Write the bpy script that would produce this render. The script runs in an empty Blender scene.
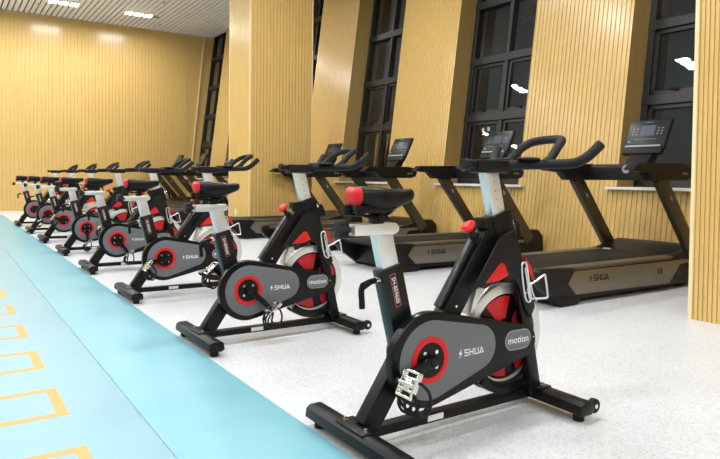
import bpy, bmesh, math, random
from mathutils import Vector, Matrix
random.seed(7)
PI = math.pi
scene = bpy.context.scene
COL = scene.collection

# ------------------------------------------------------------------ materials
def nt(name):
    m = bpy.data.materials.new(name); m.use_nodes = True
    return m, m.node_tree, m.node_tree.nodes['Principled BSDF']

def mat(name, col, rough=.5, metal=0., bump=0., bscale=400., var=0., vscale=30., coat=0., spec=.5):
    m, t, b = nt(name)
    N, L = t.nodes, t.links
    b.inputs['Roughness'].default_value = rough
    b.inputs['Metallic'].default_value = metal
    b.inputs['Coat Weight'].default_value = coat
    b.inputs['Coat Roughness'].default_value = .12
    b.inputs['Specular IOR Level'].default_value = spec
    tc = N.new('ShaderNodeTexCoord')
    nz = N.new('ShaderNodeTexNoise'); nz.inputs['Scale'].default_value = vscale; nz.inputs['Detail'].default_value = 3
    L.new(tc.outputs['Object'], nz.inputs['Vector'])
    mx = N.new('ShaderNodeMixRGB'); v = var or .06
    mx.inputs[1].default_value = (*[c*(1-v) for c in col], 1)
    mx.inputs[2].default_value = (*[min(1, c*(1+v)) for c in col], 1)
    L.new(nz.outputs['Fac'], mx.inputs[0]); L.new(mx.outputs[0], b.inputs['Base Color'])
    if bump:
        n2 = N.new('ShaderNodeTexNoise'); n2.inputs['Scale'].default_value = bscale
        L.new(tc.outputs['Object'], n2.inputs['Vector'])
        bp = N.new('ShaderNodeBump'); bp.inputs['Strength'].default_value = bump; bp.inputs['Distance'].default_value = .002
        L.new(n2.outputs['Fac'], bp.inputs['Height']); L.new(bp.outputs[0], b.inputs['Normal'])
    return m

def wood(name, c1, c2, rough=.32, sx=60.):
    m, t, b = nt(name); N, L = t.nodes, t.links
    tc = N.new('ShaderNodeTexCoord'); mp = N.new('ShaderNodeMapping')
    mp.inputs['Scale'].default_value = (sx, sx, 1.3)
    L.new(tc.outputs['Object'], mp.inputs['Vector'])
    nz = N.new('ShaderNodeTexNoise'); nz.inputs['Scale'].default_value = 1.; nz.inputs['Detail'].default_value = 5
    L.new(mp.outputs[0], nz.inputs['Vector'])
    mx = N.new('ShaderNodeMixRGB'); mx.inputs[1].default_value = (*c1, 1); mx.inputs[2].default_value = (*c2, 1)
    cr = N.new('ShaderNodeValToRGB'); cr.color_ramp.elements[0].position = .3; cr.color_ramp.elements[1].position = .7
    L.new(nz.outputs['Fac'], cr.inputs[0]); L.new(cr.outputs[0], mx.inputs[0]); L.new(mx.outputs[0], b.inputs['Base Color'])
    b.inputs['Roughness'].default_value = rough
    b.inputs['Specular IOR Level'].default_value = .25
    b.inputs['Coat Weight'].default_value = .8; b.inputs['Coat Roughness'].default_value = .21; b.inputs['Coat IOR'].default_value = 1.45
    return m

def emis(name, col, s):
    m, t, b = nt(name)
    b.inputs['Base Color'].default_value = (*col, 1)
    b.inputs['Emission Color'].default_value = (*col, 1); b.inputs['Emission Strength'].default_value = s
    return m

M = {}
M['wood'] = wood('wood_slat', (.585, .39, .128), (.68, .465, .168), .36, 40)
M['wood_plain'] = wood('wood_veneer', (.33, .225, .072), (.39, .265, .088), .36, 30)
M['wood_edge'] = wood('wood_edge', (.80, .62, .33), (.86, .70, .42), .4, 25)
M['black'] = mat('black_powder_coat', (.006, .006, .0065), .36, bump=.08, bscale=900, spec=.22)
M['black_gloss'] = mat('black_gloss_plastic', (.005, .0055, .006), .25, spec=.22)
M['tube'] = mat('graphite_tube_paint', (.007, .008, .009), .3, coat=.1, spec=.3)
M['plastic'] = mat('black_moulded_plastic', (.009, .009, .0095), .42, bump=.12, bscale=1200, spec=.22)
M['rubber'] = mat('black_rubber', (.012, .012, .012), .65, bump=.2, bscale=700, spec=.22)
M['foam'] = mat('handlebar_foam', (.011, .011, .012), .6, bump=.3, bscale=600, spec=.22)
M['vinyl'] = mat('saddle_vinyl', (.006, .0065, .007), .33, bump=.12, bscale=500, spec=.22)
M['guard_grey'] = mat('guard_grey', (.122, .134, .146), .42, bump=.05, bscale=900)
M['guard_badge'] = mat('badge_face_grey', (.125, .137, .15), .4)
M['guard_light'] = mat('badge_grey', (.27, .29, .30), .4)
M['red'] = mat('red_plastic', (.60, .014, .018), .38, spec=.3)
M['red_dark'] = mat('red_paint', (.55, .006, .012), .35)
M['silver'] = mat('brushed_aluminium', (.74, .76, .77), .34, .75, var=.05, vscale=80)
M['chrome'] = mat('chrome', (.72, .72, .72), .16, 1.)
M['white'] = mat('white_print', (.85, .86, .87), .45)
M['ink'] = mat('black_print', (.004, .004, .004), .6)
M['printred'] = mat('red_print', (.55, .10, .12), .5)
M['champ'] = mat('champagne_metal', (.20, .178, .138), .33, .6, var=.08, vscale=6)
M['champ_dark'] = mat('bronze_upright_paint', (.052, .044, .029), .34, .25, var=.1, vscale=5)
M['belt'] = mat('running_belt', (.008, .008, .0085), .6, bump=.3, bscale=500, spec=.2)
M['rail_top'] = mat('bronze_rail_top', (.085, .068, .045), .4, .2)
M['screen'] = mat('screen_glass', (.012, .014, .02), .34, spec=.3)
M['lcd'] = mat('lcd_panel', (.05, .065, .09), .3)
M['gold'] = mat('gold_print', (.40, .32, .16), .4, .3)
M['frame'] = mat('dark_window_aluminium', (.011, .0115, .0125), .42, .0)
M['sill'] = mat('white_stone_sill', (.74, .73, .71), .3)
M['strip_wht'] = mat('ceiling_slat_white', (.90, .91, .93), .4)
M['plenum'] = mat('ceiling_void', (.24, .24, .24), .9)
M['socket'] = mat('white_socket_plastic', (.85, .85, .84), .35)
M['yellow'] = mat('orange_floor_marking', (.62, .31, .085), .45)
M['glassmetal'] = mat('trim_metal', (.45, .45, .46), .3, .8)
M['lamp'] = emis('lamp_diffuser', (1., .985, .96), 14.)
M['night_wall'] = mat('night_facade', (.03, .03, .035), .8)
M['night_win'] = emis('lit_far_window', (1., .93, .8), .55)
M['render_paint'] = mat('painted_wall', (.70, .62, .48), .6)

def floor_mat():
    m, t, b = nt('grey_terrazzo_vinyl'); N, L = t.nodes, t.links
    tc = N.new('ShaderNodeTexCoord')
    v = N.new('ShaderNodeTexVoronoi'); v.inputs['Scale'].default_value = 120
    L.new(tc.outputs['Object'], v.inputs['Vector'])
    cr = N.new('ShaderNodeValToRGB'); e = cr.color_ramp.elements
    e[0].position = 0.; e[0].color = (.43, .447, .466, 1); e[1].position = .5; e[1].color = (.63, .652, .68, 1)
    L.new(v.outputs['Color'], cr.inputs[0])
    n = N.new('ShaderNodeTexNoise'); n.inputs['Scale'].default_value = 1.6; n.inputs['Detail'].default_value = 4
    L.new(tc.outputs['Object'], n.inputs['Vector'])
    mx = N.new('ShaderNodeMixRGB'); mx.blend_type = 'MULTIPLY'; mx.inputs[0].default_value = .18
    L.new(cr.outputs[0], mx.inputs[1]); L.new(n.outputs['Fac'], mx.inputs[2])
    g = N.new('ShaderNodeBrightContrast'); g.inputs['Bright'].default_value = .0
    L.new(mx.outputs[0], g.inputs[0]); L.new(g.outputs[0], b.inputs['Base Color'])
    b.inputs['Roughness'].default_value = .38; b.inputs['Specular IOR Level'].default_value = .4
    return m
M['floor'] = floor_mat()

def mat_blue(name, a, b_):
    m, t, b = nt(name); N, L = t.nodes, t.links
    tc = N.new('ShaderNodeTexCoord')
    n = N.new('ShaderNodeTexNoise'); n.inputs['Scale'].default_value = 1.3; n.inputs['Detail'].default_value = 5
    L.new(tc.outputs['Object'], n.inputs['Vector'])
    mx = N.new('ShaderNodeMixRGB'); mx.inputs[1].default_value = (*a, 1); mx.inputs[2].default_value = (*b_, 1)
    L.new(n.outputs['Fac'], mx.inputs[0]); L.new(mx.outputs[0], b.inputs['Base Color'])
    b.inputs['Roughness'].default_value = .36; b.inputs['Specular IOR Level'].default_value = .45
    return m
M['mat_outer'] = mat_blue('cyan_vinyl_mat', (.140, .36, .43), (.172, .395, .46))
M['mat_inner'] = mat_blue('pale_blue_vinyl_mat', (.190, .37, .44), (.232, .405, .475))

def glass_mat():
    m, t, b = nt('window_glass')
    b.inputs['Base Color'].default_value = (.75, .8, .86, 1)
    b.inputs['Roughness'].default_value = .01; b.inputs['Transmission Weight'].default_value = 1.; b.inputs['IOR'].default_value = 1.5
    return m
M['glass'] = glass_mat()

# ------------------------------------------------------------------ mesh helpers
def BM(): return bmesh.new()

def obj(name, bm, m, parent=None, loc=None, smooth=True, angle=35, pivot=None):
    if pivot is not None:
        bmesh.ops.translate(bm, verts=bm.verts, vec=-Vector(pivot)); loc = pivot
    me = bpy.data.meshes.new(name)
    bmesh.ops.recalc_face_normals(bm, faces=bm.faces)
    bm.to_mesh(me); bm.free()
    if smooth:
        for p in me.polygons: p.use_smooth = True
        me.set_sharp_from_angle(angle=math.radians(angle))
    me.materials.append(m)
    o = bpy.data.objects.new(name, me); COL.objects.link(o)
    if parent: o.parent = parent
    if loc is not None: o.location = loc
    return o

def thing(name, label, cat, loc=(0, 0, 0), group=None, rz=0):
    o = bpy.data.objects.new(name, None); COL.objects.link(o)
    o.empty_display_size = .1
    o.location = loc; o.rotation_euler = (0, 0, rz); tag(o, label, cat, group)
    return o

def tag(o, label, cat, group=None):
    o['label'] = label; o['category'] = cat
    if group: o['group'] = group
    return o

def struct(o): o['kind'] = 'structure'; return o

def merge(bm, tmp):
    me = bpy.data.meshes.new('tmp'); tmp.to_mesh(me); tmp.free(); bm.from_mesh(me); bpy.data.meshes.remove(me)

def bev(t, r, seg=2, ang=30):
    if r > 0:
        es = [e for e in t.edges if len(e.link_faces) == 2 and e.calc_face_angle(0) > math.radians(ang)]
        bmesh.ops.bevel(t, geom=es, offset=r, segments=seg, profile=.6, affect='EDGES', clamp_overlap=True)

def box(bm, c, s, bevel=0., rot=None, seg=2):
    t = BM(); bmesh.ops.create_cube(t, size=1)
    bmesh.ops.scale(t, verts=t.verts, vec=s); bev(t, bevel, seg)
    mt = Matrix.Translation(c)
    if rot is not None: mt = mt @ rot
    bmesh.ops.transform(t, matrix=mt, verts=t.verts); merge(bm, t)

def prism(bm, pts, y0, y1, bevel=0., seg=2, axis='y'):
    """polygon in the XZ plane extruded along y"""
    t = BM()
    vs = [t.verts.new((p[0], y0, p[1])) for p in pts]
    f = t.faces.new(vs)
    r = bmesh.ops.extrude_face_region(t, geom=[f])
    bmesh.ops.translate(t, verts=[v for v in r['geom'] if isinstance(v, bmesh.types.BMVert)], vec=(0, y1-y0, 0))
    bmesh.ops.recalc_face_normals(t, faces=t.faces)
    bev(t, bevel, seg, 40); merge(bm, t)

def bar(bm, p, q, w, y0, y1, bevel=.006):
    """rectangular tube in profile from (x,z) p to q with profile width w"""
    p, q = Vector(p), Vector(q); d = (q-p).normalized(); n = Vector((-d.y, d.x))*w/2
    prism(bm, [p+n, q+n, q-n, p-n], y0, y1, bevel)

def cyl(bm, p0, p1, r0, r1=None, n=20, bevel=0.):
    r1 = r0 if r1 is None else r1
    p0, p1 = Vector(p0), Vector(p1); d = p1-p0
    t = BM(); bmesh.ops.create_cone(t, cap_ends=True, segments=n, radius1=r0, radius2=r1, depth=d.length)
    bev(t, bevel, 2, 60)
    bmesh.ops.transform(t, matrix=Matrix.Translation((p0+p1)/2) @ d.to_track_quat('Z', 'Y').to_matrix().to_4x4(), verts=t.verts)
    merge(bm, t)

def smooth_path(pts, k=6, closed=False):
    P = [Vector(p) for p in pts]; n = len(P); out = []
    for i in range(n if closed else n-1):
        a = P[(i-1) % n] if (closed or i > 0) else P[0]*2-P[1]
        b = P[i]; c = P[(i+1) % n]
        d = P[(i+2) % n] if (closed or i+2 < n) else P[-1]*2-P[-2]
        for j in range(k):
            t = j/k
            out.append(.5*((2*b)+(c-a)*t+(2*a-5*b+4*c-d)*t*t+(3*b-a-3*c+d)*t**3))
    if not closed: out.append(P[-1])
    return out

def tube(bm, pts, r, n=10, k=6, closed=False, smooth=True, rfun=None):
    P = smooth_path(pts, k, closed) if smooth else [Vector(p) for p in pts]
    N = len(P); rings = []; up = None
    for i, p in enumerate(P):
        if closed: d = (P[(i+1) % N]-P[i-1]).normalized()
        else: d = (P[min(i+1, N-1)]-P[max(i-1, 0)]).normalized()
        if up is None:
            up = Vector((0, 0, 1)) if abs(d.z) < .9 else Vector((1, 0, 0))
        u = (up-d*up.dot(d)).normalized(); v = d.cross(u); up = u
        rr = rfun(i/(N-1)) if rfun else r
        rings.append([bm.verts.new(p+(u*math.cos(2*PI*j/n)+v*math.sin(2*PI*j/n))*rr) for j in range(n)])
    for i in range(N if closed else N-1):
        a, b = rings[i], rings[(i+1) % N]
        for j in range(n): bm.faces.new((a[j], a[(j+1) % n], b[(j+1) % n], b[j]))
    if not closed:
        bm.faces.new(rings[0][::-1]); bm.faces.new(rings[-1])

def ring_y(bm, c, ro, ri, y0, y1, n=48, bevel=0.):
    """annulus about the y axis"""
    t = BM(); cx, cz = c
    def circ(r, y): return [t.verts.new((cx+r*math.cos(2*PI*i/n), y, cz+r*math.sin(2*PI*i/n))) for i in range(n)]
    a, b, c2, d = circ(ro, y0), circ(ro, y1), circ(ri, y1), circ(ri, y0)
    for i in range(n):
        j = (i+1) % n
        for p, q in ((a, b), (b, c2), (c2, d), (d, a)): t.faces.new((p[i], p[j], q[j], q[i]))
    bmesh.ops.recalc_face_normals(t, faces=t.faces)
    bev(t, bevel, 2, 60); merge(bm, t)

def arcpts(c, r, a0, a1, n):
    return [(c[0]+r*math.cos(a0+(a1-a0)*i/n), c[1]+r*math.sin(a0+(a1-a0)*i/n)) for i in range(n+1)]

def hull2(c1, r1, c2, r2, n=28):
    """outline around two circles with their outer tangents, in XZ"""
    d = math.hypot(c2[0]-c1[0], c2[1]-c1[1]); th = math.atan2(c2[1]-c1[1], c2[0]-c1[0])
    a = math.acos((r1-r2)/d)
    return arcpts(c1, r1, th+a, th+2*PI-a, n) + arcpts(c2, r2, th-a, th+a, n//2)

# ------------------------------------------------------------------ lettering
def strokes(bm, segs, ox, oz, h, th, y, dy):
    """letter strokes as thin raised bars; coordinates in units of letter height"""
    for (x0, z0, x1, z1) in segs:
        p, q = Vector((ox+x0*h, oz+z0*h)), Vector((ox+x1*h, oz+z1*h))
        d = (q-p).normalized()*th*h/2; p, q = p-d, q+d
        bar(bm, p, q, th*h, y, y+dy, 0)

LET = {
 'S': [(.1, 1, .9, 1), (.1, 1, .1, .5), (.1, .5, .9, .5), (.9, .5, .9, 0), (.1, 0, .9, 0)],
 'H': [(.1, 0, .1, 1), (.9, 0, .9, 1), (.1, .5, .9, .5)],
 'U': [(.1, 1, .1, 0), (.1, 0, .9, 0), (.9, 0, .9, 1)],
 'A': [(.0, 0, .5, 1), (.5, 1, .95, .0), (.3, .08, .95, .08)],
}
def shua(bm, x, z, h, y, dy=-.0012, bolt=True, th=.18):
    """lightning mark plus four wide capitals, facing -y; x,z is the left foot of the mark"""
    if bolt:
        prism(bm, [(x+a*h, z+b_*h) for a, b_ in ((.62, 1.30), (.0, .42), (.50, .42), (.16, -.32), (.92, .62), (.46, .62))], y, y+dy)
    cx = x+(1.35*h if bolt else 0)
    for L_ in 'SHUA':
        strokes(bm, LET[L_], cx, z, h, th, y, dy); cx += 1.25*h
    return cx

def text_bm(body, size, mat4, ext=.0006):
    cu = bpy.data.curves.new('txt', 'FONT'); cu.body = body; cu.size = size; cu.extrude = ext
    cu.align_x = 'CENTER'; cu.align_y = 'CENTER'; cu.resolution_u = 3
    o = bpy.data.objects.new('txt', cu); COL.objects.link(o)
    bpy.context.view_layer.update()
    dg = bpy.context.evaluated_depsgraph_get()
    me = bpy.data.meshes.new_from_object(o.evaluated_get(dg))
    bm = BM(); bm.from_mesh(me)
    bpy.data.objects.remove(o); bpy.data.curves.remove(cu); bpy.data.meshes.remove(me)
    bmesh.ops.transform(bm, matrix=mat4, verts=bm.verts)
    return bm
FACE_NEG_Y = Matrix.Rotation(PI/2, 4, 'X')          # text in XZ facing -y

# ------------------------------------------------------------------ room numbers
S_BIKE, OX, OY = 1.88, 1.927, 2.103
LEAN, XB = .125, 7.16                                 # window wall leans outward
ZC, YE = 6.04, 21.6
YB, XL = -6.0, -9.0
def XW(z): return XB+LEAN*z

# ------------------------------------------------------------------ spin bike
BIKE_GROUP = 'spin bikes in a row along the blue mat'
CR = Vector((-.226, -.11, .356))
def make_bike():
    r = thing('spin_bike', '', 'spin bike', (0, 0, 0), BIKE_GROUP)
    # stabilisers
    for nm, x in (('rear_stabilizer', -.527), ('front_stabilizer', .535)):
        b = BM()
        prism(b, [(x-.052, .045), (x-.03, .034), (x+.03, .034), (x+.052, .045), (x+.046, .086), (x+.026, .098), (x-.026, .098), (x-.046, .086)], -.335, .335, .008, 2)
        st = obj(nm, b, M['black'], r)
        for s in (-1, 1):
            f = BM(); cyl(f, (x, s*.285, 0), (x, s*.285, .036), .026, bevel=.004); obj('foot', f, M['rubber'], st)
        p = BM(); box(p, (x+(.01 if x < 0 else -.01), 0, .1005), (.09, .20, .007), .003); obj('mounting_plate', p, M['black'], st)
        p = BM()
        for s in (-1, 1):
            cyl(p, (x, s*.075, .103), (x, s*.075, .107), .011); cyl(p, (x, s*.075, .107), (x, s*.075, .118), .007)
        obj('bolt', p, M['chrome'], st)
        if x > 0:
            for s in (-1, 1):
                w = BM(); cyl(w, (x+.075, s*.31-.014, .062), (x+.075, s*.31+.014, .062), .034, n=24, bevel=.006)
                w1 = obj('transport_wheel', w, M['rubber'], st)
                c = BM(); cyl(c, (x+.03, s*.31, .062), (x+.075, s*.31, .062), .012)
                cyl(c, (x+.075, s*.31-.018, .062), (x+.075, s*.31+.018, .062), .011); obj('wheel_axle', c, M['chrome'], st)
    # base frame
    b = BM(); bar(b, (-.50, .066), (.50, .060), .042, -.028, .028, .006); rail = obj('bottom_rail', b, M['black'], r)
    b = BM(); box(b, (-.12, -.0290, .066), (.09, .002, .026)); obj('caution_sticker', b, M['white'], rail)
    b = BM(); bar(b, (-.475, .09), (-.262, .40), .095, -.036, .036, .012); obj('rear_leg', b, M['black'], r)
    # seat tube
    b = BM(); bar(b, (-.262, .30), (-.378, .752), .112, -.036, .036, .012); stube = obj('seat_tube', b, M['tube'], r)
    d = Vector((.1164, -.4525)).normalized(); th = math.atan2(-d.y, d.x); n_ = Vector((-d.y, d.x)); cc = Vector((-.357, .652))
    b = text_bm('SH-B5960S', .0255, Matrix.Translation((cc.x, -.0368, cc.y)) @ Matrix.Rotation(th, 4, 'Y') @ FACE_NEG_Y)
    obj('model_lettering', b, M['white'], stube, smooth=False)
    b = BM(); q = [cc+d*a+n_*c for a, c in ((-.070, -.0135), (.070, -.0135), (.070, .0135), (-.070, .0135))]
    for i in range(4): bar(b, q[i], q[(i+1) % 4], .0022, -.0372, -.0362, 0)
    obj('lettering_border', b, M['printred'], stube, smooth=False)
    b = BM()
    cyl(b, (-.41, -.01, .70), (-.475, -.02, .695), .012); cyl(b, (-.475, -.02, .695), (-.520, -.03, .681), .013, .016, bevel=.004)
    tube(b, [(-.520, -.03, .683), (-.527, -.032, .66), (-.524, -.032, .625), (-.522, -.032, .592)], .0125, 10, 4)
    lv = obj('seat_lever', b, M['black_gloss'], stube)
    b = BM(); cyl(b, (-.43, -.013, .70), (-.452, -.016, .698), .0165); obj('lever_collar', b, M['chrome'], stube)
    # seat post, slider, saddle
    b = BM(); bar(b, (-.370, .735), (-.412, .90), .085, -.026, .026, .008)
    post = obj('seat_post', b, M['silver'], r)
    b = BM(); prism(b, [(-.562, .886), (-.36, .886), (-.338, .900), (-.338, .920), (-.355, .934), (-.562, .930)], -.034, .034, .006)
    sl = obj('seat_slider', b, M['silver'], r)
    b = BM(); cyl(b, (-.565, 0, .910), (-.585, 0, .910), .012)
    cyl(b, (-.582, 0, .910), (-.625, 0, .910), 0.031, .029, n=12, bevel=.006)
    for i in range(6):
        a = i*PI/3; cyl(b, (-.583, .028*math.cos(a), .91+.028*math.sin(a)), (-.624, .028*math.cos(a), .91+.028*math.sin(a)), .010, n=8)
    obj('slider_knob', b, M['plastic'], sl)
    # saddle: lofted body
    secs = [(-.562, .028, 1.062, 1.036), (-.557, .050, 1.080, 1.018), (-.545, .063, 1.086, 1.005), (-.50, .078, 1.091, .990), (-.455, .078, 1.089, .980), (-.41, .070, 1.085, .976),
            (-.365, .056, 1.080, .982), (-.325, .047, 1.078, .998), (-.29, .043, 1.079, 1.012), (-.268, .038, 1.077, 1.020), (-.256, .028, 1.069, 1.030), (-.250, .013, 1.058, 1.042)]
    def saddle_bm(lo, hi, off=0.):
        b = BM(); rings = []; n = 20
        for x, w, zt, zb in secs:
            if x < lo-1e-6 or x > hi+1e-6: continue
            ring = []
            for i in range(n):
                a = 2*PI*i/n; cy_, sz = math.cos(a), math.sin(a)
                yy = (w+off)*math.copysign(abs(cy_)**.75, cy_)
                mid = (zt*.55+zb*.45); hz = (zt-mid+off) if sz > 0 else (mid-zb+off)
                zz = mid+hz*math.copysign(abs(sz)**.8, sz)
                if sz > .0: zz -= .010*max(0, 1-abs(cy_)*2.2)*(1 if w > .04 else .3)
                ring.append(b.verts.new((x-(off if x < -.56 else 0), yy, zz)))
            rings.append(ring)
        for p, q in zip(rings, rings[1:]):
            for i in range(n): b.faces.new((p[i], p[(i+1) % n], q[(i+1) % n], q[i]))
        b.faces.new(rings[0]); b.faces.new(rings[-1][::-1])
        return b
    sad = obj('saddle', saddle_bm(-1, 1), M['vinyl'], r, angle=60)
    b = saddle_bm(-1, -.544, .0016)
    bmesh.ops.delete(b, geom=[f_ for f_ in b.faces if f_.calc_center_median().z > 1.081 or f_.calc_center_median().z < 1.006], context='FACES')
    obj('tail_patch', b, M['red'], sad, angle=60)
    b = BM()
    for s in (-1, 1):
        tube(b, [(-.55, s*.045, 1.0), (-.54, s*.04, .972), (-.47, s*.03, .962), (-.39, s*.022, .972), (-.31, s*.012, 1.02)], .006, 8)
        cyl(b, (-.545, s*.045, .965), (-.545, s*.045, 1.01), .019, bevel=.005)
        for k in range(4): cyl(b, (-.545, s*.045, .968+k*.011), (-.545, s*.045, .972+k*.011), .023)
    prism(b, [(-.545, .978), (-.42, .975), (-.36, 1.0), (-.40, 1.01), (-.55, 1.01)], -.058, .058, .01)
    obj('saddle_springs', b, M['black_gloss'], sad)
    b = BM(); cyl(b, (-.435, -.04, .958), (-.435, .04, .958), .018, bevel=.003); box(b, (-.435, 0, .944), (.045, .05, .03), .005)
    obj('saddle_clamp', b, M['black'], sad)
    # main tube and head
    b = BM(); bar(b, (.235, .895), (-.165, .335), .100, -.036, .036, .012); mt_ = obj('main_tube', b, M['black'], r)
    b = BM(); bar(b, (.135, .871), (-.095, .549), .012, -.024, .024, .004); obj('tube_cover', b, M['black_gloss'], mt_)
    b = BM()
    for x, z in ((.165, .80), (-.015, .548)): cyl(b, (x, -.0365, z), (x, -.039, z), .006)
    obj('tube_screw', b, M['chrome'], mt_)
    b = BM(); bar(b, (.315, .80), (.262, .962), .125, -.040, .040, .010); box(b, (.18, 0, .915), (.06, .07, .05), .008)
    hd = obj('head_tube', b, M['black'], r)
    b = BM(); cyl(b, (.32, -.01, .905), (.375, -.012, .915), .011)
    tube(b, [(.375, -.012, .918), (.395, -.014, .905), (.412, -.015, .86), (.415, -.015, .84)], .011, 10, 4)
    obj('post_lever', b, M['black_gloss'], hd)
    b = BM(); cyl(b, (.345, -.011, .910), (.362, -.0115, .9125), .014); obj('lever_collar', b, M['chrome'], hd)
    b = BM(); bar(b, (.264, .94), (.205, 1.165), .085, -.026, .026, .008); hp = obj('handlebar_post', b, M['silver'], r)
    b = BM()
    for k in range(5): cyl(b, (.252-.011*k, -.0262, .985+.041*k), (.252-.011*k, -.0268, .985+.041*k), .0045)
    obj('adjustment_mark', b, M['guard_light'], hp)
    # resistance knob
    b = BM(); cyl(b, (.135, 0, .835), (.098, 0, .878), .026, .012); cyl(b, (.098, 0, .878), (.088, 0, .895), .010)
    kb = obj('resistance_knob', b, M['rubber'], r)
    b = BM(); dk = Vector((-.65, 0, .76)).normalized(); p0 = Vector((.096, 0, .886))
    cyl(b, p0, p0+dk*.014, .022, .034, n=24); cyl(b, p0+dk*.014, p0+dk*.026, .038, .038, n=24, bevel=.004); cyl(b, p0+dk*.026, p0+dk*.036, .034, .020, n=24, bevel=.004)
    obj('knob_cap', b, M['red'], kb)
    # handlebar
    b = BM(); box(b, (.215, 0, 1.180), (.20, .085, .062), .012); box(b, (.10, 0, 1.188), (.06, .05, .036), .01)
    cyl(b, (.085, 0, 1.188), (.055, 0, 1.188), .026, bevel=.005)
    hb = obj('handlebar', b, M['plastic'], r)
    b = BM()
    for s in (-1, 1):
        tube(b, [(.27, -s*.01, 1.186), (.32, s*.03, 1.188), (.40, s*.08, 1.191), (.475, s*.14, 1.194), (.508, s*.21, 1.196), (.522, s*.262, 1.204), (.555, s*.298, 1.235), (.605, s*.322, 1.288)], .0235, 14, 6)
    g = obj('grip_bar', b, M['foam'], hb)
    b = BM()
    tube(b, [(.45, .125, 1.195), (.495, .126, 1.222), (.555, .116, 1.276), (.608, .098, 1.309), (.645, .062, 1.322), (.660, 0, 1.326), (.645, -.062, 1.322), (.608, -.098, 1.309), (.555, -.116, 1.276), (.495, -.126, 1.222), (.45, -.125, 1.195)], .0215, 14, 5)
    obj('aero_loop', b, M['foam'], hb)
    for s in (-1, 1):
        t = BM(); bmesh.ops.create_uvsphere(t, u_segments=20, v_segments=8, radius=1)
        bmesh.ops.scale(t, verts=t.verts, vec=(.06, .05, .009)); bmesh.ops.translate(t, verts=t.verts, vec=(.39, s*.085, 1.219))
        obj('elbow_pad', t, M['rubber'], hb)
    # fork legs (pair of legs either side of the flywheel)
    for s in (-1, 1):
        b = BM(); path = [(.285, .87), (.365, .66), (.410, .46), (.447, .28), (.495, .075)]
        L_, R_ = [], []
        for i, p in enumerate(path):
            p = Vector(p); d = (Vector(path[min(i+1, 4)])-Vector(path[max(i-1, 0)])).normalized(); n = Vector((-d.y, d.x))*(.040 if i < 2 else .034)
            L_.append(p+n); R_.append(p-n)
        prism(b, L_+R_[::-1], s*.055-.018, s*.055+.018, .008)
        obj('fork_leg', b, M['black'], r)
        c = BM()
        P = [(.205, .85), (.25, .87), (.30, .84), (.362, .742), (.418, .63), (.455, .505), (.425, .455), (.385, .50), (.345, .60), (.315, .645), (.262, .665), (.11, .625), (.05, .638)]
        prism(c, P, s*.074 if s > 0 else -.086, s*.086 if s > 0 else -.074, .007)
        fc = obj('fork_cover', c, M['plastic'], r)
        a = BM(); y0 = s*.0855; y1 = s*.0885
        prism(a, [(.115, .648), (.195, .722), (.215, .735), (.235, .728), (.258, .685), (.262, .673), (.20, .652)], min(y0, y1), max(y0, y1), .001)
        obj('red_accent', a, M['red'], fc)
        a = BM(); prism(a, [(.385, .755), (.415, .68), (.465, .625), (.435, .70)], min(s*.060, s*.075), max(s*.060, s*.075), .004)
        obj('front_accent', a, M['red'], fc)
    # flywheel
    FC = (.318, .366)
    b = BM(); ring_y(b, FC, .252, .205, -.022, .022, 64, .004); fw = obj('flywheel', b, M['silver'], r)
    b = BM(); ring_y(b, FC, .207, .02, -.012, .012, 48); obj('wheel_disc', b, M['black_gloss'], fw)
    b = BM()
    for k in range(5):
        a0 = math.radians(72*k+8); a1 = a0+math.radians(50)
        pts = arcpts(FC, .195, a0, a1, 8)+arcpts(FC, .085, a1-.12, a0+.12, 5)
        prism(b, pts, -.0165, .0165)
    obj('red_spoke', b, M['red_dark'], fw)
    b = BM(); cyl(b, (FC[0], -.06, FC[1]), (FC[0], .06, FC[1]), .02); obj('axle', b, M['black'], fw)
    b = BM(); prism(b, arcpts(FC, .268, math.radians(228), math.radians(318), 12)+arcpts(FC, .215, math.radians(318), math.radians(228), 12), -.045, -.022, .003)
    prism(b, arcpts(FC, .268, math.radians(228), math.radians(318), 12)+arcpts(FC, .215, math.radians(318), math.radians(228), 12), .022, .045, .003)
    obj('wheel_guard', b, M['black_gloss'], r)
    b = BM(); prism(b, [(.075, .50), (.105, .49), (.135, .57), (.165, .60), (.155, .625), (.115, .615)], -.032, .032, .006); obj('brake_caliper', b, M['silver'], r)
    # chain guard
    b = BM(); prism(b, hull2((-.225, .355), .203, (.362, .356), .076, 40), -.108, -.062, .010, 3)
    cg = obj('chain_guard', b, M['black_gloss'], r)
    b = BM(); prism(b, hull2((-.218, .354), .169, (.062, .370), .100, 36), -.1100, -.1072, .001); obj('grey_panel', b, M['guard_grey'], cg)
    b = BM(); ring_y(b, (CR.x, CR.z), .100, .075, -.1145, -.108, 48, .002); obj('red_ring', b, M['red'], cg)
    b = BM(); cyl(b, (CR.x, -.109, CR.z), (CR.x, -.1115, CR.z), .077, n=40); obj('crank_well', b, M['black'], cg)
    for k in range(4):
        a = PI/4+k*PI/2; b = BM(); cyl(b, (CR.x+.045*math.cos(a), -.1115, CR.z+.045*math.sin(a)), (CR.x+.045*math.cos(a), -.116, CR.z+.045*math.sin(a)), .009, n=12)
        obj('well_bolt', b, M['chrome'], cg)
    b = BM(); prism(b, hull2((.273, .370), .0472, (.353, .370), .0471, 24), -.1095, -.1075, .001); obj('badge', b, M['guard_light'], cg)
    b = BM(); prism(b, hull2((.273, .370), .0425, (.353, .370), .0424, 24), -.1100, -.1090); obj('badge_face', b, M['guard_badge'], cg)
    b = text_bm('motion', .048, Matrix.Translation((.313, -.1104, .370)) @ FACE_NEG_Y); obj('badge_lettering', b, M['white'], cg, smooth=False)
    b = BM(); shua(b, -.064, .345, .0245, -.1100); obj('logo', b, M['white'], cg, smooth=False)
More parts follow.
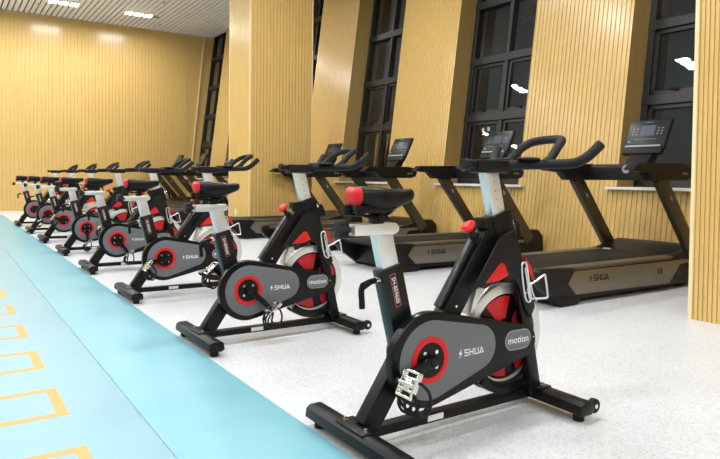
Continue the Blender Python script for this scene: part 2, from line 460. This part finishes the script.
    b = BM(); cyl(b, (.418, -.108, .370), (.418, -.1095, .370), .004); obj('guard_screw', b, M['chrome'], cg)
    b = BM(); prism(b, hull2((-.205, .355), .10, (.362, .356), .06, 30), .062, .10, .01); obj('drive_cover', b, M['plastic'], r)
    b = BM(); cyl(b, (CR.x, -.145, CR.z), (CR.x, .145, CR.z), .014); obj('crank_axle', b, M['chrome'], r)
    # bottle holder (two bent wire loops)
    b = BM()
    def rl(pts): tube(b, pts, .0050, 8, 3, closed=True)
    rl([(.395, -.085, .725), (.378, -.09, .715), (.382, -.09, .66), (.405, -.09, .56), (.43, -.09, .535), (.445, -.09, .55), (.43, -.09, .62), (.412, -.088, .715)])
    rl([(.425, -.09, .61), (.47, -.10, .635), (.520, -.105, .66), (.530, -.105, .645), (.547, -.105, .56), (.54, -.105, .547), (.50, -.10, .547), (.45, -.09, .550), (.43, -.09, .57)])
    tube(b, [(.40, -.09, .70), (.42, -.09, .62), (.435, -.09, .55)], .004, 8, 3)
    tube(b, [(.44, -.09, .63), (.45, -.095, .58), (.475, -.098, .535)], .004, 8, 3)
    for z in (.70, .58): cyl(b, (.41, -.07, z), (.41, -.09, z), .005, n=8)
    bmesh.ops.translate(b, verts=b.verts, vec=(-.028, 0, 0)); obj('bottle_holder', b, M['silver'], r)
    # crank and pedals (own pivots)
    for s, nm in ((-1, 'near'), (1, 'far')):
        b = BM(); y = s*.132
        P = hull2((0, 0), .024, (.185, 0), .015, 16)
        prism(b, P, y-.010, y+.010, .004); cyl(b, (0, y-.014, 0), (0, y+.014, 0), .022, bevel=.003)
        o = obj('crank_arm', b, M['black_gloss'], r); o.location = (CR.x, 0, CR.z); o['side'] = s
        b = BM(); yc = s*.195
        for xx in (-.050, .050): box(b, (xx, yc, 0), (.012, .092, .024), .004)
        for yy in (-.043, .043): box(b, (0, yc+yy, 0), (.104, .010, .024), .004)
        for xx in (-.024, .024): box(b, (xx, yc, .002), (.010, .086, .020), .002)
        cyl(b, (0, s*.14, 0), (0, yc+s*.045, 0), .014, bevel=.002)
        box(b, (0, yc, .004), (.05, .045, .016), .004)
        p = obj('pedal', b, M['chrome'], r); p['side'] = s
        c = BM()
        for k, yy in enumerate((-.036, .0, .036)):
            tube(c, [(-.050, yc+yy, -.006), (-.085, yc+yy, -.02), (-.105, yc+yy, -.055), (-.085, yc+yy, -.085), (-.05, yc+yy, -.095)], .006, 8, 4)
        tube(c, [(-.03, yc-.05, .0), (-.07, yc-.052, -.03), (-.095, yc-.035, -.07), (-.10, yc, -.08), (-.095, yc+.035, -.07), (-.07, yc+.054, -.03), (-.03, yc+.05, .0)], .0065, 8, 4)
        tube(c, [(.02, yc-.05, -.01), (.0, yc-.055, -.06), (-.04, yc-.05, -.095), (-.085, yc-.045, -.10), (-.10, yc-.04, -.07)], .0065, 8, 4)
        box(c, (-.106, yc, -.06), (.010, .08, .03), .004)
        bmesh.ops.transform(c, matrix=Matrix.Translation((0, yc, 0)) @ Matrix.Diagonal((1.0, 1.08, 1.0, 1)) @ Matrix.Translation((0, -yc, 0)), verts=c.verts)
        obj('toe_cage', c, M['rubber'], p)
    return r

def set_crank(root, ang, pitch=0.):
    """ang: near crank direction in the XZ plane, radians from +x towards +z"""
    for ch in root.children:
        if ch.name.split('.')[0] in ('crank_arm', 'pedal'):
            s = ch['side']; a = ang if s < 0 else ang+PI
            if ch.name.startswith('crank_arm'): ch.rotation_euler = (0, -a, 0)
            else:
                ch.location = (CR.x+.185*math.cos(a), 0, CR.z+.185*math.sin(a)); ch.rotation_euler = (0, pitch, 0)

def copy_tree(o, parent=None):
    c = o.copy(); COL.objects.link(c)
    if parent: c.parent = parent
    for ch in o.children: copy_tree(ch, c)
    return c

bike0 = make_bike()
bike0.location = (OX, OY, 0)
# (dx, crank angle in degrees, pedal pitch, label)
BIKES = [
 (0, 194.7, -1.1, 'largest spin bike, closest to the camera, its pedal turned back beside the rear leg'),
 (0, -39.5, -.7, 'second spin bike from the camera, its near pedal hanging low in front of the crank'),
 (0, 193, -1.0, 'third spin bike from the camera, its near pedal turned back towards the mat'),
 (0, -52, -.7, 'fourth spin bike from the camera, its near pedal down in front of the crank'),
 (.005, -88, -.5, 'fifth spin bike from the camera, its near pedal straight down'),
 (-.015, 162, -1., 'third spin bike from the far wall, its near pedal raised backwards'),
 (-.015, 215, -.6, 'second spin bike from the far wall, pedal low at the back'),
 (-.05, 40, -.3, 'smallest spin bike in view, last of the row before the far wall'),
]
for k, (dx, a, pp, lab) in enumerate(BIKES):
    o = bike0 if k == 0 else copy_tree(bike0)
    o.location = (OX+dx, OY+k*S_BIKE, 0); o['label'] = lab
    set_crank(o, math.radians(a), pp)

# ------------------------------------------------------------------ treadmill  (origin: rear centre on the floor, runs to +x)
def make_treadmill():
    r = thing('treadmill', '', 'treadmill', (0, 0, 0), 'treadmills facing the window wall')
    W = .5
    b = BM(); box(b, (1.45, 0, .165), (2.35, .92, .27), .02); obj('base', b, M['black'], r)
    b = BM(); box(b, (1.22, 0, .318), (2.3, .72, .03), .006); obj('running_belt', b, M['belt'], r)
    for s in (-1, 1):
        b = BM(); box(b, (1.27, s*.425, .325), (2.3, .145, .03), .01); obj('side_rail', b, M['rail_top'], r)
        b = BM(); P = [(.40, .205), (.445, .305), (2.50, .300), (2.47, .262), (2.22, .255), (2.12, .16), (2.02, .072), (.52, .095)]
        prism(b, P, s*W-.012, s*W+.012, .005); sp = obj('side_panel', b, M['champ'], r)
        if s < 0:
            b = BM(); shua(b, .70, .203, .047, -W-.0118, -.002, th=.26); obj('logo', b, M['ink'], sp, smooth=False)
            b = text_bm('V8', .095, Matrix.Translation((1.84, -W-.0135, .205)) @ FACE_NEG_Y, .001); obj('panel_lettering', b, M['ink'], sp, smooth=False)
        # rear end cap, tapered and rounded
        b = BM(); P = [(.005, .335), (.03, .352), (.14, .356), (.44, .345), (.50, .335), (.40, .205), (.52, .09), (.16, .115), (.06, .18), (.005, .26)]
        prism(b, P, s*.47-.055, s*.47+.040, .016, 3); ec = obj('end_cap', b, M['plastic'], r)
        b = BM(); cyl(b, (.09, s*.508, .26), (.09, s*.5115, .26), .012); obj('cap_screw', b, M['black'], ec)
        b = BM(); prism(b, [(.33, .0), (.56, .0), (.62, .10), (.16, .12)], s*.455-.05, s*.455+.05, .012); obj('foot', b, M['rubber'], r)
        b = BM(); cyl(b, (2.35, s*.42, 0), (2.35, s*.42, .11), .035); obj('foot', b, M['rubber'], r)
        # upright
        b = BM(); bar(b, (2.53, .28), (1.80, 1.16), .165, s*W-.032, s*W+.032, .012); up = obj('upright', b, M['champ_dark'], r)
        # emblem on the face turned to the side
        b = BM(); prism(b, [(1.905, 1.00), (1.955, 1.00), (1.985, .965), (1.935, .965)][::-1] if False else [(1.96, .975), (1.995, .965), (2.015, .915), (1.98, .925)], -W-.0335 if s < 0 else s*W-.0335, -W-.032 if s < 0 else s*W-.032)
        obj('emblem', b, M['guard_light'], up, smooth=False)
        # arm
        b = BM(); P = [(1.25, 1.225), (1.36, 1.296), (2.05, 1.310), (2.20, 1.305), (2.30, 1.275), (2.345, 1.22), (2.31, 1.15), (2.22, 1.125), (1.62, 1.12), (1.52, 1.205)]
        prism(b, P, s*.50-.06, s*.50+.055, .02, 3); ar = obj('arm', b, M['plastic'], r)
        b = BM()
        if s < 0:
            shua(b, 2.13, 1.19, .022, -.5605, -.0015, bolt=False); obj('arm_lettering', b, M['gold'], ar, smooth=False)
    # hood
    b = BM()
    P = [(2.16, .300), (2.30, .345), (2.46, .41), (2.60, .432), (2.76, .42), (2.86, .34), (2.88, .12), (2.80, .06), (2.3, .06), (2.16, .12)]
    prism(b, P, -.47, .47, .03, 3); hd = obj('motor_hood', b, M['plastic'], r)
    b = BM()
    for s in (-1, 1):
        b = BM(); prism(b, [(2.05, .325), (2.35, .38), (2.62, .43), (2.72, .40), (2.72, .26), (2.1, .26)], s*.45-.06, s*.45+.05, .02)
        obj('hood_shoulder', b, M['plastic'], hd)
    b = BM(); box(b, (2.14, .30, .342), (.05, .09, .012), .004); obj('hood_badge', b, M['silver'], hd)
    # cross bar + console
    b = BM(); P = [(1.98, 1.125), (1.98, 1.28), (2.04, 1.305), (2.24, 1.305), (2.31, 1.25), (2.29, 1.125)]
    prism(b, P, -.47, .47, .02, 3); xb = obj('cross_bar', b, M['plastic'], r)
    b = BM(); cyl(b, (1.972, -.02, 1.245), (1.99, -.02, 1.245), .045, n=24); obj('emergency_stop', b, M['guard_light'], xb)
    b = BM(); prism(b, [(2.16, 1.295), (2.32, 1.29), (2.46, 1.50), (2.38, 1.53)], -.13, .13, .012); obj('console_mast', b, M['plastic'], r)
    # console built upright facing -x then tilted
    R = Matrix.Translation((2.41, 0, 1.635)) @ Matrix.Rotation(math.radians(26), 4, 'Y')
    def tl(bm): bmesh.ops.transform(bm, matrix=R, verts=bm.verts); return bm
    b = BM(); box(b, (0, 0, 0), (.05, .50, .38), .02, seg=3); box(b, (-.006, 0, -.205), (.075, .47, .10), .03); cs = obj('console', tl(b), M['plastic'], r)
    b = BM(); box(b, (-.0255, 0, .02), (.003, .465, .30), .001); obj('screen', tl(b), M['screen'], cs)
    b = BM(); box(b, (-.0275, 0, .045), (.002, .17, .13)); obj('display', tl(b), M['lcd'], cs)
    b = BM(); box(b, (-.0435, 0, -.158), (.003, .42, .022), .001); obj('key_strip', tl(b), M['guard_light'], cs)
    def button(c, sz):
        b = BM(); box(b, c, sz); obj('button', tl(b), M['guard_light'], cs, smooth=False)
    for s in (-1, 1):
        for i in range(2):
            for j in range(3): button((-.0277, s*(.125+.045*i), .07-.035*j), (.002, .022, .010))
    for i in range(9): button((-.0277, -.12+.03*i, -.062), (.002, .014, .006))
    b = BM(); cyl(b, (-.0267, .19, -.095), (-.029, .19, -.095), .013, n=16); obj('start_button', tl(b), M['guard_light'], cs)
    TX = Matrix.Translation((-.0285, 0, .148)) @ Matrix.Rotation(-PI/2, 4, 'Z') @ FACE_NEG_Y
    b = BM(); cx = shua(b, 0, 0, .017, 0, -.001); bmesh.ops.translate(b, verts=b.verts, vec=(-cx/2, 0, -.008))
    bmesh.ops.transform(b, matrix=TX, verts=b.verts); obj('logo', tl(b), M['white'], cs, smooth=False)
    return r

TM = [
 (0, 0., 'treadmill closest to the camera, partly hidden by the wooden column at the right edge'),
 (1, 0., 'treadmill whose console rises behind the handlebar of the nearest spin bike'),
 (2, 0., 'treadmill standing behind the saddle of the nearest spin bike, console against the wooden pilaster'),
 (3, 0., 'treadmill beside the big square column, console behind the handlebar of the second spin bike'),
]
TX0, TY0, TS = 4.19, 4.04, 2.28
t0 = make_treadmill(); t0.location = (TX0, TY0, 0); t0['label'] = TM[0][2]
for k, _, lab in TM[1:]:
    o = copy_tree(t0); o.location = (TX0, TY0+TS*k, 0); o['label'] = lab
for k, lab in enumerate(['treadmill standing directly behind the big square wooden column',
                         'second treadmill past the big square column, towards the far wall',
                         'treadmill next to the last one by the far wall',
                         'last treadmill, right beside the far wall']):
    o = copy_tree(t0); o.location = (TX0, 20.75-TS*(3-k), 0); o['label'] = lab

# ------------------------------------------------------------------ room
def ribbed(bm, p, q, z0, z1, pitch=.07, gap=.010, depth=.010, nrm=(0, 0), lean=0., ph=0.):
    """slatted sheet from plan point p to q; nrm = plan normal pointing into the room"""
    p, q = Vector(p), Vector(q); d = q-p; Ln = d.length; d = d/Ln; n = Vector(nrm)
    prof = [(0, 0)]; s = ph if ph > 0 else pitch
    while s+gap < Ln:
        prof += [(s-.002, 0), (s, -depth), (s+gap, -depth), (s+gap+.002, 0)]; s += pitch
    prof.append((Ln, 0))
    lo, hi = [], []
    for a, b in prof:
        v = p+d*a+n*b
        lo.append(bm.verts.new((v.x+lean*z0, v.y, z0))); hi.append(bm.verts.new((v.x+lean*z1, v.y, z1)))
    for i in range(len(lo)-1): bm.faces.new((lo[i], lo[i+1], hi[i+1], hi[i]))

def quad(bm, *ps): bm.faces.new([bm.verts.new(p) for p in ps])

b = BM(); box(b, ((XL+8.6)/2, (YB+YE)/2, -.05), (8.6-XL, YE-YB+.6, .1)); struct(obj('floor', b, M['floor'], smooth=False))

# ceiling: white strips running along the room, dark void above
b = BM(); x = XL; 
while x < 8.0:
    box(b, (x+.055, (YB+YE)/2, ZC+.012), (.110, YE-YB, .024)); x += .150
struct(obj('ceiling', b, M['strip_wht'], smooth=False))
b = BM(); box(b, ((XL+8.6)/2, (YB+YE)/2, ZC+.16), (8.8-XL, YE-YB+.4, .04)); struct(obj('ceiling_void', b, M['plenum'], smooth=False))

# far wall
b = BM(); ribbed(b, (XL, YE), (XB+.02, YE), 0, ZC, .105, .009, .008, (0, -1), 0)
quad(b, (XB, YE+.02, 0), (XB+.9, YE+.02, 0), (XB+.9, YE+.02, ZC+.1), (XB, YE+.02, ZC+.1))
quad(b, (XB, YE, 0), (XW(ZC), YE, ZC), (XB, YE, ZC))
quad(b, (XL, YE+.03, -.02), (XB+1.2, YE+.03, -.02), (XB+1.2, YE+.03, ZC+.2), (XL, YE+.03, ZC+.2))
struct(obj('wall_far', b, M['wood'], smooth=False))
b = BM(); prism(b, [(7.15, 0), (7.19, 0), (7.19+.097*ZC, ZC), (7.15+.097*ZC, ZC)], YE-.03, YE+.01, .004); struct(obj('trim_1', b, M['wood_edge'], smooth=False))
# walls out of view that close the room
b = BM(); box(b, (XL-.05, (YB+YE)/2, ZC/2), (.1, YE-YB, ZC+.2)); struct(obj('wall_left', b, M['render_paint'], smooth=False))
b = BM(); box(b, ((XL+8.6)/2, YB-.05, ZC/2), (8.6-XL, .1, ZC+.2)); struct(obj('wall_back', b, M['render_paint'], smooth=False))

# window wall with pilasters
PER, PW, Y1 = 3.42, 1.67, 4.88
ZS, DEP = 1.01, .37
pil = []                                           # (y near edge, y far edge)
for i in range(-3, 5):
    a = Y1+PER*i; pil.append((a, a+PW if i < 4 else 19.88))
b = BM()
ribbed(b, (XB, YB), (XB, YE), 0, ZS, .07, .010, .010, (-1, 0), LEAN)
for a, c in pil:
    ph = .07-((a-YB) % .07)
    ribbed(b, (XB, max(a, YB)), (XB, c), ZS, ZC+.1, .07, .010, .010, (-1, 0), LEAN, ph)
wr = obj('wall_right', b, M['wood'], smooth=False); struct(wr)
# returns of the pilasters (plain veneer)
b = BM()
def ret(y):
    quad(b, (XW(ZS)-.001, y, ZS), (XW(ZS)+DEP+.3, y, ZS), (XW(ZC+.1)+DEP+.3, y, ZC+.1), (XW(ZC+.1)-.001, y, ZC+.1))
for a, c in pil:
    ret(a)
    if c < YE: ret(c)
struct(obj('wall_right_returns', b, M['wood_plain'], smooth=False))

# windows in the bays between pilasters
bays = [(pil[i][1], pil[i+1][0]) for i in range(len(pil)-1)]+[(pil[-1][1], YE)]
bays = [bb for bb in bays if bb[1] > 1.0]
TR = [1.19, 2.19, 3.20, 4.22, 5.24]
def win(idx, ya, yb):
    root = bpy.data.objects.new('window_%d' % idx, None); COL.objects.link(root); root['kind'] = 'structure'
    root.location = (XB-(.16 if yb > YE-.1 else 0), (ya+yb)/2, 0); hw = (yb-ya)/2; ym = .0
    def G(z, d=0.): return LEAN*z+DEP+d          # x of the frame face at height z, local
    def vbar(bm, y, w, d0, d1, z0, z1):
        t = BM(); prism(t, [(G(z0, d0), z0), (G(z0, d1), z0), (G(z1, d1), z1), (G(z1, d0), z1)], y-w/2, y+w/2, .004); merge(bm, t)
    def hbar(bm, z, h, d0, d1, y0, y1):
        t = BM(); prism(t, [(G(z-h/2, d0), z-h/2), (G(z-h/2, d1), z-h/2), (G(z+h/2, d1), z+h/2), (G(z+h/2, d0), z+h/2)], y0, y1, .004); merge(bm, t)
    f = BM()
    for y in (-hw+.045, hw-.045): vbar(f, y, .09, 0, .14, ZS, ZC+.05)
    vbar(f, ym, .075, 0, .12, ZS, ZC+.05)
    for z in TR[:1]+[]: pass
    for z in TR[1:]: hbar(f, z, .13, -.01, .13, -hw, hw)
    hbar(f, ZS+.06, .12, 0, .13, -hw, hw)
    obj('frame', f, M['frame'], root, smooth=False)
    rows = [(ZS+.12, TR[1]-.065)]+[(TR[i]+.065, TR[i+1]-.065) for i in range(1, 4)]+[(TR[4]+.065, ZC+.05)]
    for ri, (z0, z1) in enumerate(rows):
        for y0, y1 in ((-hw+.09, ym-.0375), (ym+.0375, hw-.09)):
            sash = ri < 2
            if sash:
                s = BM()
                for y in (y0+.03, y1-.03): vbar(s, y, .06, .03, .10, z0, z1)
                for z in (z0+.03, z1-.03): hbar(s, z, .06, .03, .10, y0, y1)
                so = obj('sash', s, M['frame'], root, smooth=False)
                h = BM(); yy = (y0+y1)/2; box(h, (G(z0+.04, .02), yy, z0+.045), (.02, .03, .03), .004); box(h, (G(z0+.05, .0), yy+.04, z0+.055), (.016, .11, .022), .006)
                obj('handle', h, M['black'], so)
            p = BM(); d = .065
            prism(p, [(G(z0, d), z0), (G(z0, d+.008), z0), (G(z1, d+.008), z1), (G(z1, d), z1)], y0, y1)
            obj('pane', p, M['glass'], root, smooth=False)
    s = BM(); box(s, (LEAN*ZS+DEP/2-.035, 0, ZS+.012), (DEP+.10, yb-ya+(.24 if yb < YE-.2 else .1), .035), .006); obj('windowsill', s, M['sill'], root)
for i, (ya, yb) in enumerate(bays): win(i+1, ya, yb)

# square columns clad in slats with pale corner beads
def column(name, x0, x1, y0, y1, pitch, ni):
    b = BM()
    ribbed(b, (x0, y1), (x0, y0), 0, ZC+.02, pitch, .008, .010, (-1, 0))
    ribbed(b, (x0, y0), (x1, y0), 0, ZC+.02, pitch, .008, .010, (0, -1))
    ribbed(b, (x1, y1), (x0, y1), 0, ZC+.02, pitch, .008, .010, (0, 1))
    ribbed(b, (x1, y0), (x1, y1), 0, ZC+.02, pitch, .008, .010, (1, 0))
    box(b, ((x0+x1)/2, (y0+y1)/2, ZC/2), (x1-x0-.04, y1-y0-.04, ZC))
    o = struct(obj(name, b, M['wood'], smooth=False))
    b = BM(); e = .03
    for xx in (x0, x1):
        for yy in (y0, y1): box(b, (xx+(e/2-.003)*(1 if xx == x0 else -1), yy+(e/2-.003)*(1 if yy == y0 else -1), ZC/2), (e, e, ZC), .003)
    struct(obj('trim_%d' % ni, b, M['wood_edge'], smooth=False))
column('column_mid', 5.06, 6.48, 11.50, 12.56, .072, 2)
column('column_near', 5.06, 6.48, 1.65, 2.71, .0372, 3)

# sockets
def socket(loc, rz, lab, lean=0):
    r = thing('wall_socket', lab, 'socket', loc, None, rz)
    b = BM(); box(b, (0, -.006, 0), (.09, .012, .13), .004); obj('plate', b, M['socket'], r)
    b = BM()
    for zz in (-.03, .03): box(b, (0, -.0125, zz), (.045, .002, .035), .0008)
    obj('insert', b, M['guard_light'], r)
    b = BM()
    for zz in (-.03, .03):
        for xx in (-.01, .01): box(b, (xx, -.0138, zz), (.004, .001, .012))
    obj('slots', b, M['black'], r)
    return r
socket((5.055, 12.16, .365), -PI/2, 'white double power socket low on the big square wooden column')

# floor mats
def floor_mat_strip(name, x0, x1, y0, y1, m, lab):
    b = BM(); box(b, ((x0+x1)/2, (y0+y1)/2, .003), (x1-x0, y1-y0, .006), .002)
    return tag(obj(name, b, m), lab, 'floor mat')
floor_mat_strip('floor_mat', .763, 1.352, -3.2, 19.2, M['mat_outer'], 'narrow cyan floor mat strip running right beside the spin bikes')
inner = floor_mat_strip('floor_mat', -4.5, .757, -3.2, 19.2, M['mat_inner'], 'wide pale blue floor mat with orange rectangles at the left edge')
for k in range(-1, 8):
    y0 = 2.30+.825*k; y1 = y0+.43; x1 = .485; x0 = .02; w = .05
    b = BM()
    for bx in ((x0, x1, y0, y0+w), (x0, x1, y1-w, y1), (x0, x0+w, y0+w, y1-w), (x1-w, x1, y0+w, y1-w)):
        box(b, ((bx[0]+bx[1])/2, (bx[2]+bx[3])/2, .0063), (bx[1]-bx[0], bx[3]-bx[2], .0012))
    obj('rectangle_marking', b, M['yellow'], inner, smooth=False)

# ceiling lights: three square lenses each
LX, LY = [-5.6, -3.5, -1.4, .62, 2.93, 5.02], [19.75, 14.3, 8.65, 3.1, -2.5]
LAMP_W = 26.5
def lamp():
    r = thing('ceiling_light', '', 'ceiling light', (0, 0, ZC), 'ceiling lights of three square lenses')
    b = BM()
    for s in (-1, 1): box(b, (0, s*.205, -.004), (.84, .03, .03), .003); box(b, (s*.40, 0, -.004), (.03, .38, .03), .003)
    for s in (-1, 1): box(b, (s*.14, 0, -.004), (.07, .38, .028), .002)
    obj('housing', b, M['socket'], r)
    for k in (-1, 0, 1):
        b = BM(); box(b, (k*.28, 0, 0), (.20, .34, .016), .003); obj('lens', b, M['lamp'], r)
    l = bpy.data.lights.new('lamp_glow', 'AREA'); l.shape = 'RECTANGLE'; l.size = .19; l.size_y = .32; l.energy = LAMP_W; l.color = (1., .985, .975); l.spread = math.radians(172)
    for k in (-1, 0, 1):
        lo = bpy.data.objects.new('lamp_glow', l); COL.objects.link(lo); lo.parent = r; lo.location = (k*.28, 0, -.016)
    return r
l0 = lamp(); l0.location = (LX[-1], LY[0], ZC); l0['label'] = 'ceiling light of three bright lenses, nearer the window wall'
first = True
for yy in LY:
    for xx in LX:
        if first and xx == LX[-1]: first = False; continue
        o = copy_tree(l0); o.location = (xx, yy, ZC)
        if yy == LY[0] and xx == LX[-2]: o['label'] = 'ceiling light of three bright lenses, second from the window wall, at the top edge'
        else: o['label'] = 'ceiling light of three square lenses, out of view of the photo'
# sprinklers and a detector on the ceiling
def sprinkler(x, y, lab):
    r = thing('ceiling_sprinkler', lab, 'sprinkler', (x, y, ZC))
    b = BM(); cyl(b, (0, 0, -.012), (0, 0, .0), .05, n=20, bevel=.003); obj('escutcheon', b, M['glassmetal'], r)
    b = BM(); cyl(b, (0, 0, -.05), (0, 0, -.012), .012); cyl(b, (0, 0, -.06), (0, 0, -.055), .03); obj('nozzle', b, M['glassmetal'], r)
sprinkler(5.93, 20.65, 'small sprinkler head on the slatted ceiling closest to the far wall')
sprinkler(5.27, 17.95, 'small sprinkler head on the slatted ceiling at the top edge by the column')
sprinkler(2.35, 20.3, 'small sprinkler head on the slatted ceiling left of both lights')
r = thing('ceiling_vent', 'small dark ceiling vent just right of the three lens light', 'vent', (5.56, 19.75, ZC))
b = BM(); box(b, (0, 0, -.006), (.20, .14, .012), .003); obj('vent_frame', b, M['glassmetal'], r)
b = BM()
for k in range(5): box(b, (0, -.048+.024*k, -.013), (.17, .010, .004))
obj('vent_slot', b, M['black'], r)

LITWIN = [(41.68, 5.53), (41.36, 5.51), (41.6, 4.94), (41.59, 4.48), (40.1, 5.49), (39.43, 5.54)]
# night building beyond the glass with a few lit windows
r = thing('building', 'dark building across the street with a few lit windows, behind the window glass', 'building', (46, 46, -3))
b = BM(); box(b, (0, 0, 13), (12, 60, 26)); obj('facade', b, M['night_wall'], r, smooth=False)
for yy, zz in LITWIN:
    b = BM(); box(b, (-6.0, yy-46, zz+3), (.06, .26, .34)); obj('lit_window', b, M['night_win'], r, smooth=False)

# ------------------------------------------------------------------ world, camera, view
w = bpy.data.worlds.new('night'); scene.world = w; w.use_nodes = True
w.node_tree.nodes['Background'].inputs[0].default_value = (.02, .026, .045, 1); w.node_tree.nodes['Background'].inputs[1].default_value = .5
f, yaw, pit, rol, cy = 623.3, math.radians(33.84), math.radians(1.64), math.radians(.65), 195.6
fw_ = Vector((math.sin(yaw)*math.cos(pit), math.cos(yaw)*math.cos(pit), -math.sin(pit)))
rt = Vector((math.cos(yaw), -math.sin(yaw), 0)); up = rt.cross(fw_)
rt, up = rt*math.cos(rol)+up*math.sin(rol), -rt*math.sin(rol)+up*math.cos(rol)
cam = bpy.data.cameras.new('camera'); co = bpy.data.objects.new('camera', cam); COL.objects.link(co)
co.matrix_world = Matrix(((rt.x, up.x, -fw_.x, 0), (rt.y, up.y, -fw_.y, 0), (rt.z, up.z, -fw_.z, 1.12), (0, 0, 0, 1)))
cam.sensor_fit = 'HORIZONTAL'; cam.sensor_width = 36; cam.lens = f/720*36
cam.shift_x = 0; cam.shift_y = -(229.5-cy)/720
cam.clip_start = .05; cam.clip_end = 300
scene.camera = co
vs = scene.view_settings
vs.view_transform = 'Standard'; vs.look = 'None'; vs.gamma = 1; vs.use_curve_mapping = False; vs.exposure = 0.
try:
    scene.cycles.use_denoising = True; scene.cycles.denoiser = 'OPENIMAGEDENOISE'
    scene.cycles.max_bounces = 8; scene.cycles.transparent_max_bounces = 8
    scene.cycles.sample_clamp_indirect = 8; scene.cycles.use_light_tree = True
    scene.cycles.blur_glossy = .5
except Exception: pass
